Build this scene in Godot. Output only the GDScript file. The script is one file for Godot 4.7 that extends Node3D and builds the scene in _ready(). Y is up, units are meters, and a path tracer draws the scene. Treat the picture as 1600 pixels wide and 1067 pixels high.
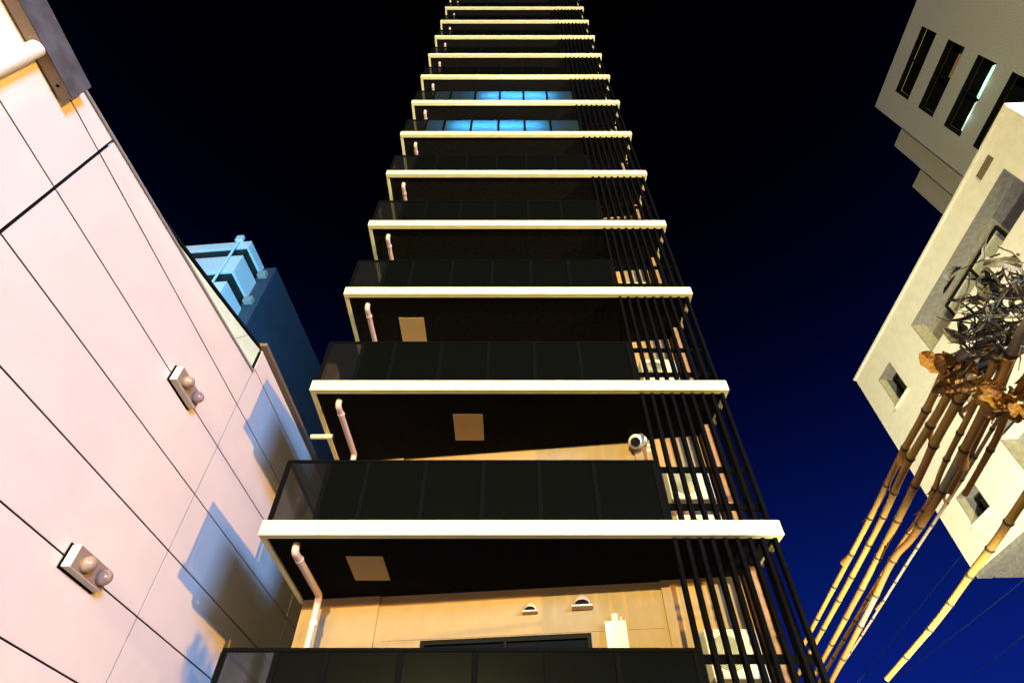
extends Node3D
# A night street view looking up at a slim apartment tower between a panelled building, a cantilevered block and bamboo poles.

var rng := RandomNumberGenerator.new()
var taken := {}
var M := {}
const FLOOR_H := 3.09
const SLAB0 := 3.27          # top of the first balcony slab
const ALLEY := -1.8          # the two side buildings are turned by this much

# ---------------------------------------------------------------- helpers
func numbered(called: String) -> String:
	var n: int = taken.get(called, 0)
	taken[called] = n + 1
	return called if n == 0 else "%s_%03d" % [called, n]

func thing(called: String, label: String, category: String, at := Vector3.ZERO, turn := 0.0, group := "") -> Node3D:
	var o := Node3D.new()
	o.name = numbered(called)
	add_child(o)
	o.position = at
	o.rotation_degrees.y = turn
	tag(o, label, category, group)
	return o

func tag(o: Node, label: String, category: String, group := "", kind := "") -> void:
	o.set_meta("label", label)
	o.set_meta("category", category)
	if group != "": o.set_meta("group", group)
	if kind != "": o.set_meta("kind", kind)

func part(called: String, mesh: Mesh, m: Material, parent: Node, at := Vector3.ZERO, turn := 0.0) -> MeshInstance3D:
	var o := MeshInstance3D.new()
	o.name = called if parent != self else numbered(called)
	o.mesh = mesh
	o.material_override = m
	o.position = at
	o.rotation_degrees.y = turn
	parent.add_child(o, true)
	return o

func structure(called: String, mesh: Mesh, m: Material, label: String, category: String, at := Vector3.ZERO) -> MeshInstance3D:
	var o := part(called, mesh, m, self, at)
	tag(o, label, category, "", "structure")
	return o

func tool() -> SurfaceTool:
	var st := SurfaceTool.new()
	st.begin(Mesh.PRIMITIVE_TRIANGLES)
	st.set_smooth_group(-1)
	return st

func lin(r: float, g: float, b: float) -> Color:
	return Color(r, g, b).linear_to_srgb()

# flat polygon whose normal points to `out`
func face(st: SurfaceTool, pts: Array, out: Vector3) -> void:
	var a: Vector3 = pts[0]
	var n := Vector3.ZERO
	for i in range(1, pts.size() - 1):
		n += (pts[i] - a).cross(pts[i + 1] - a)
	if n.length() < 1e-12: return
	var flip := n.dot(out) > 0
	n = n.normalized() * (1.0 if flip else -1.0)
	for i in range(1, pts.size() - 1):
		st.set_normal(n); st.add_vertex(a)
		if flip:
			st.set_normal(n); st.add_vertex(pts[i + 1])
			st.set_normal(n); st.add_vertex(pts[i])
		else:
			st.set_normal(n); st.add_vertex(pts[i])
			st.set_normal(n); st.add_vertex(pts[i + 1])

# box from corner lo to corner hi with chamfered edges
func bx(st: SurfaceTool, lo: Vector3, hi: Vector3, ch := 0.0, xf := Transform3D.IDENTITY) -> void:
	var c := (lo + hi) / 2.0
	var h := (hi - lo) / 2.0
	ch = minf(ch, minf(h.x, minf(h.y, h.z)) * 0.45)
	for ax in 3:
		for s in [-1.0, 1.0]:
			var pts := []
			for q in [[-1.0, -1.0], [1.0, -1.0], [1.0, 1.0], [-1.0, 1.0]]:
				var p := Vector3.ZERO
				p[ax] = s * h[ax]
				p[(ax + 1) % 3] = q[0] * (h[(ax + 1) % 3] - ch)
				p[(ax + 2) % 3] = q[1] * (h[(ax + 2) % 3] - ch)
				pts.append(xf * (c + p))
			var o := Vector3.ZERO
			o[ax] = s
			face(st, pts, xf.basis * o)
	if ch <= 0.0: return
	for ax in 3:
		var b1 := (ax + 1) % 3
		var b2 := (ax + 2) % 3
		for s1 in [-1.0, 1.0]:
			for s2 in [-1.0, 1.0]:
				var pts := []
				for e in [-1.0, 1.0]:
					for k in ([0, 1] if e < 0 else [1, 0]):
						var p := Vector3.ZERO
						p[ax] = e * (h[ax] - ch)
						p[b1] = s1 * (h[b1] - (ch if k == 1 else 0.0))
						p[b2] = s2 * (h[b2] - (ch if k == 0 else 0.0))
						pts.append(xf * (c + p))
				var o := Vector3.ZERO
				o[b1] = s1
				o[b2] = s2
				face(st, pts, xf.basis * o)
	for sx in [-1.0, 1.0]:
		for sy in [-1.0, 1.0]:
			for sz in [-1.0, 1.0]:
				var s := Vector3(sx, sy, sz)
				var pts := []
				for ax in 3:
					var p := s * (h - Vector3.ONE * ch)
					p[ax] = s[ax] * h[ax]
					pts.append(xf * (c + p))
				face(st, pts, xf.basis * s)

func box_mesh(lo: Vector3, hi: Vector3, ch := 0.004) -> ArrayMesh:
	var st := tool()
	bx(st, lo, hi, ch)
	return st.commit()

# smooth tube through points with one radius per point
func tube(st: SurfaceTool, pts: Array, radii: Array, seg := 14, caps := true) -> void:
	var n := pts.size()
	var rings := []
	var norms := []
	var side := Vector3.ZERO
	for i in n:
		var d: Vector3 = (pts[mini(i + 1, n - 1)] - pts[maxi(i - 1, 0)]).normalized()
		if side == Vector3.ZERO:
			side = d.cross(Vector3.UP if absf(d.y) < 0.9 else Vector3.RIGHT).normalized()
		side = (side - d * side.dot(d)).normalized()
		var up := d.cross(side)
		var ring := []
		var nr := []
		for j in seg:
			var a := TAU * j / seg
			var o := side * cos(a) + up * sin(a)
			ring.append(pts[i] + o * radii[i])
			nr.append(o)
		rings.append(ring)
		norms.append(nr)
	for i in n - 1:
		for j in seg:
			var k := (j + 1) % seg
			var q := [[i, j], [i + 1, j], [i + 1, k], [i, j], [i + 1, k], [i, k]]
			var a: Vector3 = rings[i][j]
			var fl: bool = (rings[i + 1][j] - a).cross(rings[i + 1][k] - a).dot(norms[i][j]) > 0
			for t in 2:
				var idx := [q[t * 3], q[t * 3 + 1], q[t * 3 + 2]]
				if fl: idx.reverse()
				for e in idx:
					st.set_normal(norms[e[0]][e[1]])
					st.set_uv(Vector2(float(e[1]) / seg, e[0]))
					st.add_vertex(rings[e[0]][e[1]])
	if caps:
		face(st, rings[0], pts[0] - pts[1])
		face(st, rings[n - 1], pts[n - 1] - pts[n - 2])

func tube_mesh(pts: Array, r, seg := 14) -> ArrayMesh:
	var st := tool()
	var rr := []
	for i in pts.size(): rr.append(r[i] if r is Array else r)
	tube(st, pts, rr, seg)
	return st.commit()

# path with rounded corners
func rounded(pts: Array, rad: float, steps := 5) -> Array:
	var out := [pts[0]]
	for i in range(1, pts.size() - 1):
		var p: Vector3 = pts[i]
		var a: Vector3 = p + (pts[i - 1] - p).normalized() * rad
		var b: Vector3 = p + (pts[i + 1] - p).normalized() * rad
		for k in steps + 1:
			var t := float(k) / steps
			out.append(a.lerp(p, t).lerp(p.lerp(b, t), t))
	out.append(pts[-1])
	return out

func ball(st: SurfaceTool, c: Vector3, r: Vector3, xf := Transform3D.IDENTITY, seg := 18, rings := 10, from := 0.0, to := PI) -> void:
	for i in rings:
		for j in seg:
			var q := []
			for e in [[i, j], [i + 1, j], [i + 1, j + 1], [i, j + 1]]:
				var a: float = from + (to - from) * e[0] / rings
				var b: float = TAU * e[1] / seg
				q.append(Vector3(sin(a) * cos(b), cos(a), sin(a) * sin(b)))
			var tri := [[q[0], q[1], q[2]], [q[0], q[2], q[3]]]
			for t in tri:
				if (t[1] - t[0]).cross(t[2] - t[0]).length() < 1e-9: continue
				if (t[1] - t[0]).cross(t[2] - t[0]).dot(t[0] + t[1] + t[2]) > 0: t.reverse()
				for v in t:
					st.set_normal((xf.basis * (v / r)).normalized())
					st.add_vertex(xf * (c + v * r))

# wall in the plane x = 0 seen from -x or +x (out = sign), spanning u (= -z) and y, with holes [u0, u1, y0, y1]; thick towards -out
func wall(st: SurfaceTool, u0: float, u1: float, y0: float, y1: float, holes: Array, out: float, thick: float, lined := false) -> void:
	var us := [u0, u1]
	var ys := [y0, y1]
	var hs := []
	for h in holes:
		var k := [maxf(h[0], u0), minf(h[1], u1), maxf(h[2], y0), minf(h[3], y1)]
		if k[0] >= k[1] or k[2] >= k[3]: continue
		hs.append(k)
		for e in [k[0], k[1]]:
			if not us.has(e): us.append(e)
		for e in [k[2], k[3]]:
			if not ys.has(e): ys.append(e)
	us.sort(); ys.sort()
	var N := Vector3(out, 0, 0)
	for i in us.size() - 1:
		for j in ys.size() - 1:
			var cu: float = (us[i] + us[i + 1]) / 2.0
			var cy: float = (ys[j] + ys[j + 1]) / 2.0
			var open := false
			for k in hs:
				if cu > k[0] and cu < k[1] and cy > k[2] and cy < k[3]: open = true
			if open: continue
			for dx in [0.0, -out * thick]:
				face(st, [Vector3(dx, ys[j], -us[i]), Vector3(dx, ys[j], -us[i + 1]), Vector3(dx, ys[j + 1], -us[i + 1]), Vector3(dx, ys[j + 1], -us[i])], N if dx == 0.0 else -N)
	var rims := [[u0, u1, y0, y1, 1.0]]
	if lined: rims = rims.slice(0, 1)
	else:
		for k in hs: rims.append([k[0], k[1], k[2], k[3], -1.0])
	for k in rims:
		var b := -out * thick
		var s: float = k[4]
		face(st, [Vector3(0, k[2], -k[0]), Vector3(b, k[2], -k[0]), Vector3(b, k[3], -k[0]), Vector3(0, k[3], -k[0])], Vector3(0, 0, s))
		face(st, [Vector3(0, k[2], -k[1]), Vector3(b, k[2], -k[1]), Vector3(b, k[3], -k[1]), Vector3(0, k[3], -k[1])], Vector3(0, 0, -s))
		face(st, [Vector3(0, k[2], -k[0]), Vector3(b, k[2], -k[0]), Vector3(b, k[2], -k[1]), Vector3(0, k[2], -k[1])], Vector3(0, -s, 0))
		face(st, [Vector3(0, k[3], -k[0]), Vector3(b, k[3], -k[0]), Vector3(b, k[3], -k[1]), Vector3(0, k[3], -k[1])], Vector3(0, s, 0))

# the four reveals of one opening as thin boards whose dark colour stands in for shade
func shade_lining(h: Array, deep: float) -> ArrayMesh:
	var st := tool()
	var w := 0.02
	bx(st, Vector3(0.003, h[2], -h[1]), Vector3(deep, h[2] + w, -h[0]))
	bx(st, Vector3(0.003, h[3] - w, -h[1]), Vector3(deep, h[3], -h[0]))
	bx(st, Vector3(0.003, h[2] + w + 0.001, -h[1]), Vector3(deep, h[3] - w - 0.001, -h[1] + w))
	bx(st, Vector3(0.003, h[2] + w + 0.001, -h[0] - w), Vector3(deep, h[3] - w - 0.001, -h[0]))
	return st.commit()

# plate: polygon in (u, y) pushed out along x from x0 to x1
func plate(st: SurfaceTool, poly: Array, x0: float, x1: float) -> void:
	var c := Vector2.ZERO
	for p in poly: c += p
	c /= poly.size()
	var A := []
	var B := []
	for p in poly:
		A.append(Vector3(x0, p.y, -p.x)); B.append(Vector3(x1, p.y, -p.x))
	face(st, A, Vector3(x0 - x1, 0, 0))
	face(st, B, Vector3(x1 - x0, 0, 0))
	for i in poly.size():
		var j := (i + 1) % poly.size()
		var m: Vector2 = (poly[i] + poly[j]) / 2.0 - c
		face(st, [A[i], A[j], B[j], B[i]], Vector3(0, m.y, -m.x))

func noise_tex(seed_: int, freq: float, lo: Color, hi: Color, octaves := 4, size := 512, squash := 1.0) -> ImageTexture:
	var n := FastNoiseLite.new()
	n.seed = seed_
	n.noise_type = FastNoiseLite.TYPE_SIMPLEX_SMOOTH
	n.frequency = freq
	n.fractal_octaves = octaves
	var im := n.get_seamless_image(size, size)
	im.convert(Image.FORMAT_RGB8)
	for y in size:
		for x in size:
			var v := im.get_pixel(x, y).r
			im.set_pixel(x, y, lo.lerp(hi, v))
	im.generate_mipmaps()
	return ImageTexture.create_from_image(im)

func bump_tex(seed_: int, freq: float, strength: float, size := 512) -> ImageTexture:
	var n := FastNoiseLite.new()
	n.seed = seed_
	n.frequency = freq
	n.fractal_octaves = 4
	var im := n.get_seamless_image(size, size)
	im.bump_map_to_normal_map(strength)
	im.generate_mipmaps()
	return ImageTexture.create_from_image(im)

func mat(r: float, g: float, b: float, rough := 0.8, metal := 0.0) -> StandardMaterial3D:
	var m := StandardMaterial3D.new()
	m.albedo_color = lin(r, g, b)
	m.roughness = rough
	m.metallic = metal
	return m

# paint or render with patches of tone; scale = metres per tile
func textured(m: StandardMaterial3D, seed_: int, freq: float, spread: float, metres: float, bump := 0.0, bump_freq := 0.05) -> StandardMaterial3D:
	m.albedo_texture = noise_tex(seed_, freq, Color(1.0 - spread, 1.0 - spread * 1.05, 1.0 - spread * 1.15), Color(1, 1, 1))
	m.uv1_triplanar = true
	m.uv1_world_triplanar = true
	m.uv1_scale = Vector3.ONE / metres
	if bump > 0.0:
		m.normal_enabled = true
		m.normal_texture = bump_tex(seed_ + 7, bump_freq, 6.0)
		m.normal_scale = bump
	return m

func glow(r: float, g: float, b: float, energy: float) -> StandardMaterial3D:
	var m := mat(0.6, 0.6, 0.6, 0.5)
	m.emission_enabled = true
	m.emission = lin(r, g, b)
	m.emission_energy_multiplier = energy
	return m

func omni(parent: Node, at: Vector3, col: Color, energy: float, size: float) -> void:
	var l := OmniLight3D.new()
	l.name = "lamp_light"
	l.light_color = col
	l.light_energy = energy
	l.light_size = size
	l.omni_range = 200.0
	l.omni_attenuation = 2.0
	l.shadow_enabled = true
	l.position = at
	parent.add_child(l, true)

# ---------------------------------------------------------------- scene
func _ready() -> void:
	rng.seed = 41
	# camera
	var cam := Camera3D.new()
	cam.name = "camera"
	add_child(cam)
	cam.position = Vector3(0, 1.6, 0)
	cam.rotation_degrees = Vector3(47.305, 0, 0)
	cam.fov = 62.165
	cam.near = 0.05
	cam.far = 600.0
	cam.current = true
	# night sky
	var sky_w := 512
	var im := Image.create(sky_w, sky_w / 2, false, Image.FORMAT_RGBF)
	for y in sky_w / 2:
		var el := 90.0 - 180.0 * (y + 0.5) / (sky_w / 2)
		var b := 0.25 / (1.0 + exp((el - 20.0) / 7.4)) + 0.0003
		for x in sky_w:
			im.set_pixel(x, y, Color(b * 0.012, b * 0.07, b) * SKY_GAIN)
	var pm := PanoramaSkyMaterial.new()
	pm.panorama = ImageTexture.create_from_image(im)
	var sky := Sky.new()
	sky.sky_material = pm
	var env := Environment.new()
	env.background_mode = Environment.BG_SKY
	env.sky = sky
	env.tonemap_mode = Environment.TONE_MAPPER_LINEAR
	env.tonemap_exposure = 1.0
	env.sdfgi_enabled = true
	env.ssao_enabled = true
	env.ssil_enabled = true
	var we := WorldEnvironment.new()
	we.name = "world_environment"
	we.environment = env
	add_child(we)
	make_materials()
	# lamps of the street, all out of frame, and one added on the pink roof
	flood_mast(Vector3(28, 0, 15.5), 7.2, Color(1.0, 0.75, 0.18), 2000.0)
	street_lamp(Vector3(-5.3, 0, 40), 9.0, 0.0, Color(1.0, 0.93, 0.60), 4700.0, "tall grey street lamp on the kerb across the road")
	flood("uplight", "black ground uplight aimed at the cream overhanging facade", Vector3(3.9, 0.004, -6.6), Vector3(10.5, 8.8, -11.2), Color(1.0, 0.97, 0.85), 250.0, 40.0)
	led_screen(Vector3(25, 11, 31), Color(0.46, 0.70, 1.0), 4500.0)
	flood("added_floodlight", "added unseen blue floodlight on the pink roof for the banded tower", Vector3(-9, 9.15, -5.5), Vector3(-24, 39, -28), Color(0.24, 0.77, 1.0), 6800.0, 32.0)  # added to brighten the banded tower behind, hidden from view
	# setting
	var g := tool()
	bx(g, Vector3(-200, -0.3, -200), Vector3(200, 0, 200))
	structure("ground", g.commit(), M.paving, "grey paved ground of the alley and plots", "ground")
	g = tool()
	bx(g, Vector3(-200, -0.1, 9), Vector3(200, 0.004, 17))
	structure("road", g.commit(), M.asphalt, "dark asphalt road across the alley mouth", "road")
	for z in [8.8, 17.0]:
		g = tool()
		for k in 40:
			bx(g, Vector3(-40 + k * 2.0, 0.0, z), Vector3(-40 + k * 2.0 + 1.985, 0.13, z + 0.2), 0.015)
		structure("kerb", g.commit(), M.concrete, "pale concrete kerb stones along the road", "kerb")
	apartment_tower()
	panelled_building()
	cream_block()
	grey_highrise()
	banded_tower()
	bamboo()
	cables()

const SKY_GAIN := 1.0

func make_materials() -> void:
	M.asphalt = textured(mat(0.05, 0.05, 0.052, 0.9), 3, 0.05, 0.4, 2.0)
	M.paving = textured(mat(0.07, 0.068, 0.066, 0.9), 4, 0.03, 0.35, 3.0)
	M.concrete = textured(mat(0.32, 0.31, 0.29, 0.85), 5, 0.03, 0.25, 2.0, 0.3)
	M.fascia = textured(mat(0.80, 0.76, 0.40, 0.55), 6, 0.012, 0.06, 3.0)
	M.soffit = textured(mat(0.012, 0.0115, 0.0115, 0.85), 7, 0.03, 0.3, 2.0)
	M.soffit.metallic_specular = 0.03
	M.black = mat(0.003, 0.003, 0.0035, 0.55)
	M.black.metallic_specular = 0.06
	M.bar = mat(0.003, 0.003, 0.004, 0.5)
	M.bar.metallic_specular = 0.04
	M.body = textured(mat(0.014, 0.014, 0.016, 0.75), 8, 0.02, 0.3, 3.0)
	M.balcony_wall = textured(mat(0.34, 0.215, 0.095, 0.75), 9, 0.012, 0.07, 2.2, 0.06, 0.05)
	M.balcony_wall2 = textured(mat(0.35, 0.22, 0.10, 0.75), 10, 0.012, 0.07, 2.0, 0.06, 0.05)
	M.side_wall = textured(mat(0.28, 0.165, 0.12, 0.75), 11, 0.02, 0.15, 2.0)
	M.hatch = textured(mat(0.60, 0.42, 0.20, 0.8), 12, 0.08, 0.3, 0.7, 0.4, 0.2)
	M.pipe = textured(mat(0.62, 0.46, 0.38, 0.45), 13, 0.03, 0.12, 0.6)
	M.pipe_white = textured(mat(0.72, 0.68, 0.58, 0.5), 14, 0.03, 0.10, 0.6)
	var gl := mat(0.002, 0.0024, 0.002, 0.25)
	gl.metallic_specular = 0.1
	gl.backlight_enabled = true
	gl.backlight = Color(0.09, 0.13, 0.14)
	M.smoked = gl
	var cg := mat(0.008, 0.008, 0.008, 0.06)
	cg.transparency = BaseMaterial3D.TRANSPARENCY_ALPHA
	cg.albedo_color.a = 0.55
	M.clear = cg
	var wg := mat(0.006, 0.007, 0.008, 0.06)
	wg.metallic_specular = 0.3
	M.window = wg
	var fg := mat(0.012, 0.016, 0.018, 0.35)
	fg.backlight_enabled = true
	fg.backlight = Color(0.62, 0.80, 0.86)
	M.frosted = fg
	M.ac = textured(mat(0.70, 0.70, 0.62, 0.45), 16, 0.03, 0.10, 0.5)
	M.panel = []
	for k in 4:
		var t: float = [0.0, -0.012, 0.010, 0.005][k]
		M.panel.append(textured(mat(0.72 + t, 0.60 + t, 0.55 + t, 0.42), 20 + k, 0.006, 0.028, 3.6, 0.03, 0.03))
	M.green_panel = textured(mat(0.70, 0.80, 0.60, 0.5), 26, 0.012, 0.06, 2.0)
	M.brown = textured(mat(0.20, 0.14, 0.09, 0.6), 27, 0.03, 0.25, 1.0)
	M.grey_trim = mat(0.20, 0.19, 0.19, 0.5)
	M.gutter_face = textured(mat(0.10, 0.095, 0.12, 0.5), 28, 0.008, 0.3, 1.6)
	M.gutter_base = textured(mat(0.36, 0.27, 0.18, 0.7), 29, 0.06, 0.3, 0.5)
	M.lamp_box = textured(mat(0.66, 0.60, 0.50, 0.55), 30, 0.05, 0.12, 0.5)
	M.lamp_face = textured(mat(0.33, 0.23, 0.19, 0.5), 31, 0.05, 0.2, 0.5)
	M.globe = textured(mat(0.38, 0.26, 0.22, 0.25), 32, 0.05, 0.25, 0.3)
	M.cream = textured(mat(0.74, 0.73, 0.64, 0.8), 33, 0.015, 0.05, 2.6, 0.10, 0.12)
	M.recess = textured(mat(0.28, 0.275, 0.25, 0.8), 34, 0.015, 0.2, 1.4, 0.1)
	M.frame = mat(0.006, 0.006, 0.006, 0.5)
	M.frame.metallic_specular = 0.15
	M.curtain = textured(mat(0.60, 0.66, 0.58, 0.8), 35, 0.02, 0.2, 0.8)
	M.block_grey = textured(mat(0.66, 0.655, 0.61, 0.85), 36, 0.06, 0.28, 2.4, 0.4, 0.15)
	M.block_grey2 = textured(mat(0.57, 0.56, 0.52, 0.85), 37, 0.06, 0.28, 2.4, 0.4, 0.15)
	M.band = textured(mat(0.58, 0.60, 0.61, 0.6), 38, 0.02, 0.05, 4.0)
	M.navy = textured(mat(0.03, 0.045, 0.075, 0.6), 39, 0.008, 0.15, 9.0)
	M.strip = textured(mat(0.007, 0.007, 0.006, 0.6), 40, 0.03, 0.5, 2.0)
	M.steel = textured(mat(0.25, 0.25, 0.26, 0.45, 0.6), 41, 0.03, 0.2, 1.0)
	M.white_plastic = mat(0.78, 0.76, 0.70, 0.4)
	M.lens = mat(0.008, 0.008, 0.010, 0.08)
	M.bamboo = []
	for c in [[0.56, 0.33, 0.075], [0.52, 0.29, 0.065], [0.42, 0.21, 0.055], [0.30, 0.25, 0.18]]:
		M.bamboo.append(textured(mat(c[0], c[1], c[2], 0.38), 42 + M.bamboo.size(), 0.03, 0.4, 0.35, 0.12, 0.08))
	M.node = mat(0.035, 0.025, 0.015, 0.7)
	M.leaf = []
	for c in [[0.58, 0.27, 0.04], [0.62, 0.34, 0.06], [0.42, 0.17, 0.03], [0.48, 0.29, 0.11]]:
		var lm := textured(mat(c[0], c[1], c[2], 0.65), 50 + M.leaf.size(), 0.03, 0.5, 0.25, 0.4, 0.06)
		lm.backlight_enabled = true
		lm.backlight = Color(0.35, 0.18, 0.04)
		M.leaf.append(lm)
	M.frond = []
	for c in [[0.15, 0.14, 0.12], [0.07, 0.063, 0.055], [0.25, 0.23, 0.19], [0.035, 0.03, 0.028]]:
		M.frond.append(textured(mat(c[0], c[1], c[2], 0.7), 56 + M.frond.size(), 0.03, 0.4, 0.3))
	M.cable = mat(0.06, 0.10, 0.16, 0.5)
	M.timber = textured(mat(0.20, 0.13, 0.07, 0.8), 62, 0.03, 0.4, 0.8, 0.3)
	M.rope = mat(0.03, 0.022, 0.015, 0.9)

# ---------------------------------------------------------------- lamps
func street_lamp(at: Vector3, high: float, turn: float, col: Color, energy: float, label: String) -> void:
	var t := thing("street_lamp", label, "street lamp", at, turn)
	var arm := minf(1.2, high * 0.15)
	part("pole", tube_mesh(rounded([Vector3(0, 0, 0), Vector3(0, high + 0.15, 0), Vector3(0, high + 0.25, -arm)], 0.12), 0.055), M.steel, t)
	part("base_plate", box_mesh(Vector3(-0.17, 0, -0.17), Vector3(0.17, 0.03, 0.17)), M.steel, t)
	part("lamp_head", box_mesh(Vector3(-0.16, high + 0.17, -arm - 0.5), Vector3(0.16, high + 0.27, -arm + 0.02), 0.02), M.steel, t)
	var st := tool()
	ball(st, Vector3(0, high, -arm - 0.24), Vector3(0.13, 0.17, 0.2))
	part("bulb", st.commit(), glow(col.r, col.g, col.b, 6.0), t)
	omni(t, Vector3(0, high, -arm - 0.24), col, energy, 0.14)

func flood_mast(at: Vector3, high: float, col: Color, energy: float) -> void:
	var t := thing("flood_light_mast", "tall steel mast with a round sodium flood lamp beyond the road", "light mast", at)
	part("pole", tube_mesh([Vector3(0, 0, 0), Vector3(0, high - 0.3, 0)], [0.14, 0.08]), M.steel, t)
	part("base_plate", box_mesh(Vector3(-0.3, 0, -0.3), Vector3(0.3, 0.04, 0.3)), M.steel, t)
	part("bracket", box_mesh(Vector3(-0.12, high - 0.3, -0.12), Vector3(0.12, high - 0.2, 0.12)), M.steel, t)
	var st := tool()
	ball(st, Vector3(0, high, 0), Vector3(0.22, 0.22, 0.22))
	part("bulb", st.commit(), glow(col.r, col.g, col.b, 6.0), t)
	omni(t, Vector3(0, high, 0), col, energy, 0.2)

func led_screen(at: Vector3, col: Color, energy: float) -> void:
	var t := thing("advertising_screen", "large glowing blue advertising screen on steel legs across the road", "screen", Vector3(at.x, 0, at.z))
	var to := Vector3(-6, 9, -9) - at
	t.rotation.y = atan2(-to.x, -to.z)
	part("housing", box_mesh(Vector3(-5, at.y - 3, 0.1), Vector3(5, at.y + 3, 0.5), 0.03), M.steel, t)
	part("screen_face", box_mesh(Vector3(-4.85, at.y - 2.85, 0.05), Vector3(4.85, at.y + 2.85, 0.095), 0.0), glow(col.r, col.g, col.b, 2.0), t)
	for s in [-3.5, 3.5]:
		part("leg", box_mesh(Vector3(s - 0.2, 0, 0.12), Vector3(s + 0.2, at.y - 3, 0.48), 0.01), M.steel, t)
	var l := AreaLight3D.new()
	l.name = "screen_light"
	l.area_size = Vector2(9.6, 5.6)
	l.light_color = col
	l.light_energy = energy
	l.shadow_enabled = true
	l.area_range = 200.0
	l.position = Vector3(0, at.y, -0.02)
	t.add_child(l)

func flood(called: String, label: String, at: Vector3, aim: Vector3, col: Color, energy: float, cone: float) -> void:
	var t := thing(called, label, "floodlight", at)
	part("foot", box_mesh(Vector3(-0.2, 0, -0.2), Vector3(0.2, 0.03, 0.2)), M.steel, t)
	part("yoke", tube_mesh([Vector3(0, 0.03, 0), Vector3(0, 0.45, 0)], 0.03), M.steel, t)
	var xf := Transform3D(Basis.looking_at(aim - at, Vector3.UP), Vector3(0, 0.6, 0))
	var st := tool()
	bx(st, Vector3(-0.25, -0.18, 0.0), Vector3(0.25, 0.18, 0.15), 0.02, xf)
	part("housing", st.commit(), M.steel, t)
	st = tool()
	bx(st, Vector3(-0.22, -0.15, -0.012), Vector3(0.22, 0.15, -0.002), 0.0, xf)
	part("lens", st.commit(), glow(col.r, col.g, col.b, 4.0), t)
	var l := SpotLight3D.new()
	l.name = "flood_light"
	l.light_color = col
	l.light_energy = energy
	l.light_size = 0.2
	l.spot_angle = cone
	l.spot_angle_attenuation = 1.0
	l.spot_range = 200.0
	l.spot_attenuation = 2.0
	l.shadow_enabled = true
	l.transform = xf * Transform3D(Basis.IDENTITY, Vector3(0, 0, -0.25))
	t.add_child(l)

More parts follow.
